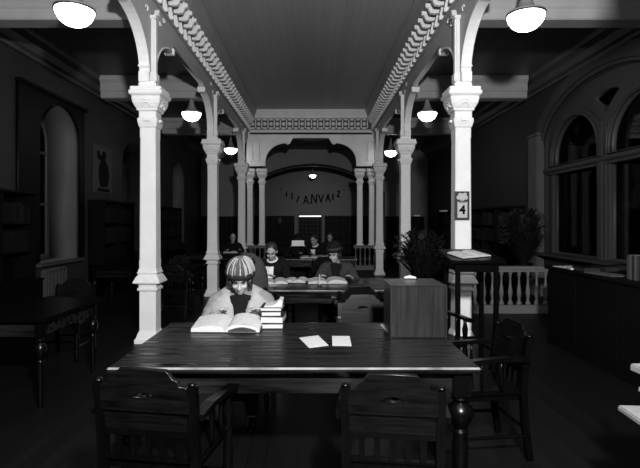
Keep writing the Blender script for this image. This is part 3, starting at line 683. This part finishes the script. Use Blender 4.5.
# far bookcases across the apse and aisles
def far_case(x0, x1, y, label, h=1.85):
    t = thing('bookcase', label, 'bookcase', ((x0 + x1) / 2, y, 0)); w = x1 - x0
    MB().box((0, .14, h / 2), (w, .02, h)).box((0, 0, h - .02), (w, .32, .04)).box((0, 0, .04), (w, .3, .08)).box((-w / 2 + .015, 0, h / 2), (.03, .3, h)).box((w / 2 - .015, 0, h / 2), (.03, .3, h)).build('carcass', 'case', t)
    for k in range(1, 5): MB().box((0, 0, .08 + k * (h - .1) / 5), (w - .06, .28, .02)).build('shelf', 'case', t)
    n = max(2, int(w / .35))
    for k in range(1, n): MB().box((-w / 2 + w * k / n, -.005, h / 2), (.02, .28, h - .1)).build('divider', 'case', t)
    return t
far_case(-2.95, -1.0, 24.1, 'far bookcase left of the lit grid cabinet in the apse')
far_case(.5, 2.75, 24.1, 'far bookcase right of the lit grid cabinet in the apse')
far_case(-4.7, -3.15, 20.3, 'far bookcase at the end of the left aisle', 1.78)
far_case(2.95, 4.5, 20.3, 'far bookcase at the end of the right aisle', 1.78)
t = thing('grid_cabinet', 'grid-fronted cabinet at the far end with a bright strip lamp along its top', 'cabinet', (-.22, 24.1, 0))
MB().box((0, .1, .93), (1.15, .12, 1.86)).build('body', 'case', t)
mb = MB()
for k in range(7): mb.box((-.54 + k * .18, .03, 1.2), (.014, .014, 1.2))
for k in range(7): mb.box((0, .03, .64 + k * .2), (1.1, .014, .014))
mb.build('grid', 'corn', t)
MB().box((0, .0, 1.88), (1.17, .32, .03), bev=.01).build('top', 'case', t); MB().box((0, -.12, 1.835), (1.08, .05, .06), bev=.01).build('strip_lamp', 'striplamp', t)
tag(MB().box((0, 0, 0), (.16, .01, .26)).build('small_notice', 'corn', None, loc=(PX(280, 24.0), 23.945, 1.62)), 'small pale notice on the far bookcase left of the grid cabinet', 'notice')
for i, (x, yy, zp) in enumerate(((4.22, 20.22, 1.782), (4.52, 17.2, 1.902))):
    tag(MB().box((0, 0, .03), (.26, .16, .06), bev=.01).build('paper_pile', 'shirt', None, loc=(x, yy, zp)), ('small white paper pile on top of the bookcase ending the right aisle', 'small white paper pile on top of the more distant right wall bookcase')[i], 'paper')
# lettering garland on the apse wall
g = thing('letter_garland', 'arc of dark slanted cut-out letters on the apse wall below the far lamp', 'garland', (-.1, 24.262, 0))
gl = [('dot', 281, 189.5, .10), ('I', 286.5, 194, .2), ('I', 292, 196, .26), ('/', 298, 199, .28), ('A', 306, 200, .34), ('dot', 310.5, 203, .10), ('N', 314, 198.5, .36), ('V', 321, 198.5, .32), ('A', 328, 198, .3), ('I', 333, 197, .26), ('Z', 338.5, 194, .22), ('dot', 344, 190, .10), ('dot', 350, 186, .09)]
G = {'I': [((0, -.5), (0, .5))], '/': [((-.25, -.5), (.25, .5))], 'A': [((-.35, -.5), (0, .5)), ((0, .5), (.35, -.5)), ((-.18, -.1), (.18, -.1))], 'N': [((-.35, -.5), (-.3, .5)), ((-.3, .5), (.3, -.5)), ((.3, -.5), (.4, .5))],
     'V': [((-.35, .5), (0, -.5)), ((0, -.5), (.35, .5))], 'Z': [((-.3, .5), (.3, .5)), ((.3, .5), (-.3, -.5)), ((-.3, -.5), (.3, -.5))], 'dot': [((-.2, -.2), (.2, .2))]}
for k, px_, py_, h in gl:
    mb = MB(); x = PX(px_, 24.28) + .1; z = H - (py_ - VY) * 24.28 / F
    for (a, b), (c, d) in G[k]: mb.cyl((x + a * h, 0, z + b * h * 1.25), (x + c * h, 0, z + d * h * 1.25), .036, n=6)
    mb.build('letter', 'ink', g)
# ------------------------------------------------------------------ wall poster, radiator
p = thing('wall_poster', 'square pale poster of a dark standing figure on the left wall', 'poster', (WL + .012, 10.98, 2.72))
MB().box((0, 0, 0), (.016, .96, 1.04)).build('sheet', 'poster', p)
fig = [(u * 1.35, v) for u, v in ((-.12, -.40), (-.19, -.15), (-.16, .08), (-.10, .18), (-.22, .22), (-.25, .38), (-.18, .40), (-.08, .26), (-.03, .40), (.05, .42), (.10, .34), (.06, .2), (.17, .1), (.22, -.12), (.16, -.36))]
plate('figure', 'ink', fig, [], .006, 'YZ', .011, p)
MB().box((.011, 0, -.46), (.006, .62, .07)).build('caption_bar', 'ink', p)
r = thing('radiator', 'fluted pale radiator under the cased window on the left wall', 'radiator', (WL + .12, 8.72, 0))
for k in range(6): MB().box((0, -.29 + k * .115, .40), (.15, .075, .66), bev=.025).build('section', 'corn', r)
MB().box((0, 0, .10), (.10, .62, .05)).box((0, 0, .68), (.10, .62, .05)).build('pipe', 'corn', r)
for u in (-.27, .27): MB().box((0, u, .04), (.12, .05, .08)).build('foot', 'corn', r)
# ------------------------------------------------------------------ plants
def plant(x, y, label, r0, h0, ztop, stand_h, n=120, name='potted_plant'):
    t = thing(name, label, 'plant', (x, y, 0))
    MB().lathe([(.16, 0), (.16, .03), (.03, .06), (.03, stand_h - .03), (.15, stand_h - .02), (.15, stand_h)], n=16).build('plant_stand', 'dark', t, True)
    MB().lathe([(.10, stand_h), (.13, stand_h + .02), (.16, stand_h + .22), (.17, stand_h + .24), (.14, stand_h + .22), (0, stand_h + .20)], n=18).build('pot', 'case', t, True)
    mb = MB(); z0 = stand_h + .2; rg = random.Random(int(x * 100))
    for i in range(n):
        a = rg.random() * 2 * pi; out = r0 * (.35 + .65 * rg.random()); top = (ztop - z0) * (.35 + .65 * rg.random() * (1 - .35 * out / r0)); pts = []
        for k in range(6):
            u = k / 5; rr = .03 + out * u ** 1.2; zz2 = z0 + top * (sin(u * pi * .62) if i % 3 else u) 
            pts.append(Vector((rr * cos(a), rr * sin(a), zz2)))
        w = .022 if i % 2 else .035; side = Vector((-sin(a), cos(a), 0))
        L1 = [p_ + side * w * sin(pi * (.15 + .85 * k / 5)) for k, p_ in enumerate(pts)]; L2 = [p_ - side * w * sin(pi * (.15 + .85 * k / 5)) + Vector((0, 0, .004)) for k, p_ in enumerate(pts)]
        va = [mb.b.verts.new(q) for q in L1]; vb = [mb.b.verts.new(q) for q in L2]; vc = [mb.b.verts.new(q + Vector((0, 0, .012))) for q in pts]
        for k in range(5):
            mb.b.faces.new((va[k], va[k + 1], vc[k + 1], vc[k])); mb.b.faces.new((vc[k], vc[k + 1], vb[k + 1], vb[k]))
    mb.build('foliage', 'leaf', t)
    return t
plant(3.88, 9.1, 'tall dark bushy plant behind the balustrade, before the lit pilaster', .44, .5, 1.95, .55, 420)
plant(1.72, 7.9, 'dark leafy plant hiding the foot of the second right column', .46, .4, 1.55, .35, 260)
# ------------------------------------------------------------------ people
def seated(x, y, rz, label, sc=1, lean=.35, hp=.6, hands=((-.16, -.42, .80), (.16, -.42, .80)), coat='black', male=True, hat=None, dress=None, collar=None, skirt='black', shirt=False, bald=False, vox=.009, head_turn=0, legs=True, hairc='hair', sh=.18):
    t = thing('person', label, 'person', (x, y, 0), rz); t.scale = (sc,) * 3
    P = Vector((0, 0, .50)); D = Vector((0, -sin(lean), cos(lean))); Fw = Vector((0, -cos(lean), -sin(lean))); X = Vector((1, 0, 0))
    T = lambda a, f, u: P + X * a + Fw * f + D * u
    RM = Matrix((X, -Fw, D)).transposed()
    N = T(0, 0, .49)
    HR = (Matrix.Rotation(head_turn, 3, 'Z') @ Matrix.Rotation(hp, 3, 'X'))          # face looks -Y, pitched down
    HC = N + HR @ Vector((0, -.015, .135)) + Vector((0, -.03, .02))
    hp_ = lambda a, b, c: HC + HR @ Vector((a, b, c))
    Rh = HR
    body, cl = MB(), MB()
    # head
    body.ell(hp_(0, .01, .02), (.074, .092, .095), Rh); body.ell(hp_(0, -.025, -.05), (.056, .062, .068), Rh); body.ell(hp_(0, -.062, -.095), (.026, .022, .02), Rh)
    body.cap(hp_(0, -.085, .005), hp_(0, -.105, -.035), .009, .014, 8); body.ell(hp_(0, -.084, .03), (.05, .014, .012), Rh)
    for s in (-1, 1):
        body.ell(hp_(s * .036, -.065, -.03), (.024, .022, .022), Rh); body.ell(hp_(s * .076, .01, -.01), (.01, .02, .03), Rh); body.ell(hp_(s * .012, -.102, -.038), (.009, .009, .007), Rh)
    body.ell(hp_(0, -.086, -.066), (.024, .011, .006), Rh); body.ell(hp_(0, -.083, -.078), (.020, .011, .007), Rh)
    body.cap(N - D * .04, hp_(0, .02, -.05), .052, .05)
    for tgt, k in ((body, 0.0), (cl, .016)):
        tgt.ell(T(0, 0, .05), (.165 + k, .125 + k, .12 + k), RM); tgt.ell(T(0, .0, .20), (.145 + k, .11 + k, .15 + k), RM); tgt.ell(T(0, 0, .36), (sh - .01 + k, .115 + k, .12 + k), RM)
        tgt.cap(T(-sh + .03, 0, .435), T(sh - .03, 0, .435), .058 + k, .058 + k)
        tgt.cap(T(0, 0, .43), T(0, 0, .47), .07 + k, .05 + k)
    for s, hd in zip((-1, 1), hands):
        S = T(s * sh, 0, .425); hd = Vector(hd); v = hd - S; dist = min(v.length, .53); a, b = .29, .26
        ca = (a * a + dist * dist - b * b) / (2 * a * dist); ca = max(-1, min(1, ca)); sa = math.sqrt(1 - ca * ca)
        vn = v.normalized(); pole = Vector((s * .55, .2, -.9)); pole = (pole - vn * pole.dot(vn)).normalized()
        E = S + vn * a * ca + pole * a * sa; W = S + vn * dist
        body.cap(S, E, .046, .036); body.cap(E, W, .037, .024)
        cl.cap(S, E, .064, .052); cl.cap(E, W - (W - E) * .06, .053, .038)
        for q in (.35, .7): cl.ell(S.lerp(E, q), (.066, .066, .03), (E - S).to_track_quat('Z', 'Y').to_matrix())
        fd = (W - E).normalized(); fd = (fd + Vector((-s * .25, -.2, 0))).normalized(); fd.z = max(fd.z, -.25); fd.normalize()
        sd = fd.cross(Vector((0, 0, 1))).normalized(); up = sd.cross(fd)
        rot = Matrix((sd, fd, up)).transposed()
        body.ell(W + fd * .045, (.037, .046, .015), rot, 12)
        for k, ln in enumerate((.068, .078, .072, .056)):
            o_ = W + fd * .078 + sd * (-.028 + k * .0187); m_ = o_ + fd * ln * .5 + up * .006; e_ = m_ + fd * ln * .45 - up * .020
            body.cap(o_, m_, .0095, .0088, 8); body.cap(m_, e_, .0088, .0075, 8)
        th = -s if sd.x * 1 > 0 else s
        o_ = W + fd * .03 + sd * th * .03; m_ = o_ + (fd * .6 + sd * th * .7).normalized() * .035; e_ = m_ + (fd + sd * th * .15).normalized() * .03 - up * .01
        body.cap(o_, m_, .012, .0105, 8); body.cap(m_, e_, .0105, .009, 8)
    lg = MB()
    for s in (-1, 1):
        Hh, K, A = Vector((s * .09, -.02, .50)), Vector((s * .10, -.43, .50)), Vector((s * .10, -.40, .09))
        body.cap(Hh, K, .078, .052); body.cap(K, A, .050, .034); body.cap(A + Vector((0, .01, -.04)), A + Vector((0, -.14, -.05)), .035, .028)
        lg.cap(Hh, K, .098, .070); lg.cap(K, A + Vector((0, 0, .03)), .066, .05)
        sh_ = MB().cap(A + Vector((0, .03, -.045)), A + Vector((0, -.15, -.052)), .043, .036); remesh(sh_, 'shoe', 'case', t, .012)
    if not male:
        lg.ell((0, -.22, .50), (.17, .27, .10)); lg.ell((0, -.40, .36), (.17, .09, .17))
    remesh(body, 'body', 'skin', t, vox, 2)
    remesh(cl, 'coat', coat, t, .012, 2)
    remesh(lg, 'trousers' if male else 'skirt', skirt, t, .014, 2)
    for s in (-1, 1):
        MB().ell(hp_(s * .031, -.079, .004), (.013, .008, .007), Rh, 10).build('eye', 'eye', t, True)
        MB().tube([hp_(s * .015, -.097, .026), hp_(s * .033, -.094, .032), hp_(s * .05, -.08, .026)], .004, 5).build('eyebrow', hairc, t)
    # hair
    if not bald:
        hb = MB().ell(hp_(0, .022, .035), (.083, .092, .092), Rh)
        if not male:
            for s in (-1, 1):
                hb.ell(hp_(s * .073, .0, -.03), (.03, .05, .055), Rh); hb.ell(hp_(s * .078, -.03, -.01), (.02, .03, .035), Rh)
            hb.ell(hp_(0, .06, -.03), (.07, .05, .06), Rh)
        remesh(hb, 'hair', hairc, t, .009, 1)
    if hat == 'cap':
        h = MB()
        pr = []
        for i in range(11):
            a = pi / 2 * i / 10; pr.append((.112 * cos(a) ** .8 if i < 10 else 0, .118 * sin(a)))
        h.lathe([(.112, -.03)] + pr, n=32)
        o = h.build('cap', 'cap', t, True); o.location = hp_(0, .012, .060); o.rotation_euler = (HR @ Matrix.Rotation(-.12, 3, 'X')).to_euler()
        h = MB().lathe([(.108, -.030), (.118, -.026), (.121, -.01), (.117, .008), (.110, .012)], n=28)
        # little front ribs: lighter knitted piping
        o = h.build('cap_band', 'midcloth', t, True); o.location = hp_(0, .012, .060); o.rotation_euler = (HR @ Matrix.Rotation(-.12, 3, 'X')).to_euler()
        h = MB()
        for a0 in (-2.5, -2.05, -1.57 + .45, -.6, -.1, .5):
            h.tube([(.115 * cos(a0) * cos(b_) ** .8, .115 * sin(a0) * cos(b_) ** .8, .121 * sin(b_)) for b_ in [pi / 2 * i / 9 for i in range(9)]], .006, 6)
        o = h.build('cap_piping', 'collar', t, True); o.location = hp_(0, .012, .060); o.rotation_euler = (HR @ Matrix.Rotation(-.12, 3, 'X')).to_euler()
    if hat == 'brim':
        h = MB().lathe([(.128, -.012), (.132, -.006), (.10, .004), (.098, .05), (.085, .09), (.05, .11), (0, .115)], n=28)
        o = h.build('hat', 'black', t, True); o.location = hp_(0, .005, .062); o.rotation_euler = (HR @ Matrix.Rotation(-.1, 3, 'X')).to_euler()
        h = MB().lathe([(.10, .004), (.105, .006), (.105, .03), (.098, .034)], n=28); o = h.build('hat_band', 'greycloth', t, True); o.location = hp_(0, .005, .062); o.rotation_euler = (HR @ Matrix.Rotation(-.1, 3, 'X')).to_euler()
    if shirt:
        MB().rings([[T(a * 1.2, f + .02, u) for a, f, u in ((-.045, .118, .44), (0, .135, .44), (.045, .118, .44), (.035, .145, .30), (0, .15, .22), (-.035, .145, .30))], [T(a * 1.3, f + .05, u) for a, f, u in ((-.045, .118, .44), (0, .135, .44), (.045, .118, .44), (.035, .145, .30), (0, .15, .22), (-.035, .145, .30))]]).build('shirt_front', 'shirt', t)
        MB().tube([T(.065 * cos(a), .055 * sin(a) * 1.3 + .02, .505 - .02 * sin(a)) for a in [2 * pi * i / 20 for i in range(21)]], .014, 8).build('shirt_collar', 'shirt', t, True)
        MB().ell(T(0, .125, .455), (.014, .012, .02), RM, 8).build('necktie', 'black', t, True)
    if dress:
        MB().rings([[T(a, f, u) for a, f, u in ((-.085, .07, .50), (0, .09, .535), (.085, .07, .50), (.05, .14, .36), (.01, .15, .24), (-.01, .15, .24), (-.05, .14, .36))], [T(a, f + .014, u) for a, f, u in ((-.085, .07, .50), (0, .09, .535), (.085, .07, .50), (.05, .14, .36), (.01, .15, .24), (-.01, .15, .24), (-.05, .14, .36))]]).build('blouse', dress, t)
    if collar:
        K = [((.03, -.085, .56), (.06, -.14, .48)), ((.085, -.03, .55), (.18, -.10, .47)), ((.085, .04, .515), (.245, -.01, .45)), ((.06, .11, .45), (.245, .10, .37)), ((.035, .145, .36), (.175, .165, .28)), ((.012, .16, .25), (.10, .18, .20)), ((.012, .17, .20), (.03, .18, .17))]
        def cat(pp, u):
            n_ = len(pp) - 1; i = min(int(u * n_), n_ - 1); f_ = u * n_ - i; g_ = lambda j: Vector(pp[max(0, min(n_, j))])
            a0, a1, a2, a3 = g_(i - 1), g_(i), g_(i + 1), g_(i + 2)
            return .5 * ((2 * a1) + (a2 - a0) * f_ + (2 * a0 - 5 * a1 + 4 * a2 - a3) * f_ ** 2 + (3 * a1 - a0 - 3 * a2 + a3) * f_ ** 3)
        for s in (-1, 1):
            rings = []; edge = []
            for j in range(25):
                u = j / 24; a = cat([k[0] for k in K], u); b = cat([k[1] for k in K], u); r1, r2 = [], []
                for w in range(7):
                    v = w / 6; q = a.lerp(b, v); bulge = .022 * sin(pi * v)
                    r1.append(T(s * q.x, q.y + bulge * (1 if u > .35 else .2), q.z + bulge * .6)); r2.append(T(s * q.x, q.y + bulge * .5 - .018, q.z + bulge * .3 - .012))
                edge.append(r1[-1]); rings.append(r1 + r2[::-1])
            MB().rings(rings).build('collar', collar, t, True)
            MB().tube(edge, .0055, 6).build('collar_piping', 'black', t, True)
        MB().tube([T(-.10, .17, .21), T(-.075, .175, .25), T(-.055, .18, .22), T(-.07, .185, .19)], .006, 6).build('clasp', 'black', t, True)
    return t
seated(-.605, 4.12, R(4), 'person in a pale wide-collared coat and striped cap bent over the large open book', 1.0, .28, .47, ((-.19, -.33, .83), (.19, -.33, .83)), 'coat', False, 'cap', 'black', 'collar', sh=.205)
seated(-.58, 7.12, R(-12), 'person in dark suit and white shirt front reading at the second table', 1.02, .18, .5, ((-.2, -.50, .80), (.14, -.48, .80)), 'black', True, shirt=True, head_turn=.15)
seated(.33, 7.02, R(-8), 'person in a grey coat and dark brimmed hat leaning over the second table', 1.0, .28, .35, ((-.2, -.46, .80), (.24, -.44, .80)), 'greycloth', False, 'brim', 'black', vox=.009, head_turn=-.35)
seated(-.38, 11.75, R(0), 'distant person behind the raised white magazine at the third table', 1.0, .28, .45, ((-.17, -.42, .98), (.17, -.42, .98)), 'black', False, 'brim', vox=.012)
seated(.08, 11.85, R(-30), 'distant person in dark coat with white collar, right of the magazine reader', 1.0, .2, .35, ((-.2, -.48, .80), (.2, -.48, .80)), 'black', True, shirt=True, vox=.012)
seated(-2.25, 13.45, R(12), 'distant bald person in black reading in the left aisle', 1.0, .2, .3, ((-.2, -.48, .80), (.2, -.48, .80)), 'black', True, bald=True, vox=.012)
seated(.46, 13.9, R(-10), 'most distant person, a dark shape right of the others in the nave', 1.0, .2, .3, ((-.2, -.4, .80), (.2, -.4, .80)), 'black', True, vox=.012)
for x, y, rz, lb in ((-.605, 4.24, 176, 'armchair the capped reader sits in'), (-.58, 7.22, 168, 'armchair the reader in the white shirt sits in'), (.33, 7.12, 172, 'armchair the reader in the brimmed hat sits in'), (-.38, 11.85, 180, 'armchair under the distant reader with the white magazine'), (.08, 11.95, 150, 'armchair under the distant reader with the white collar'), (-2.25, 13.55, 192, 'armchair under the bald reader in the left aisle'), (.46, 14.0, 170, 'armchair under the most distant reader')):
    chair(x, y, rz, lb)
# ------------------------------------------------------------------ light, camera
def plight(name, loc, e, r):
    l = bpy.data.lights.new(name, 'POINT'); l.energy = e; l.shadow_soft_size = r; o = bpy.data.objects.new(name, l); COL.objects.link(o); o.location = loc
plight('flash', (.5, -.3, 2.8), 1850, .12)
w = bpy.data.worlds.new('night'); SC.world = w; w.use_nodes = True; w.node_tree.nodes['Background'].inputs[0].default_value = (.0015, .0015, .0015, 1)
cam = bpy.data.cameras.new('camera'); co = bpy.data.objects.new('camera', cam); COL.objects.link(co); SC.camera = co
co.location = (0, 0, H); co.rotation_euler = (pi / 2, 0, 0); cam.sensor_width = 36; cam.lens = F / 640 * 36
cam.shift_x = (320 - VX) / 640; cam.shift_y = -(234 - VY) / 640; cam.clip_start = .02
SC.view_settings.view_transform = 'Standard'; SC.view_settings.look = 'None'; SC.view_settings.gamma = 1; SC.view_settings.exposure = 0; SC.view_settings.use_curve_mapping = False
print('books', nb)
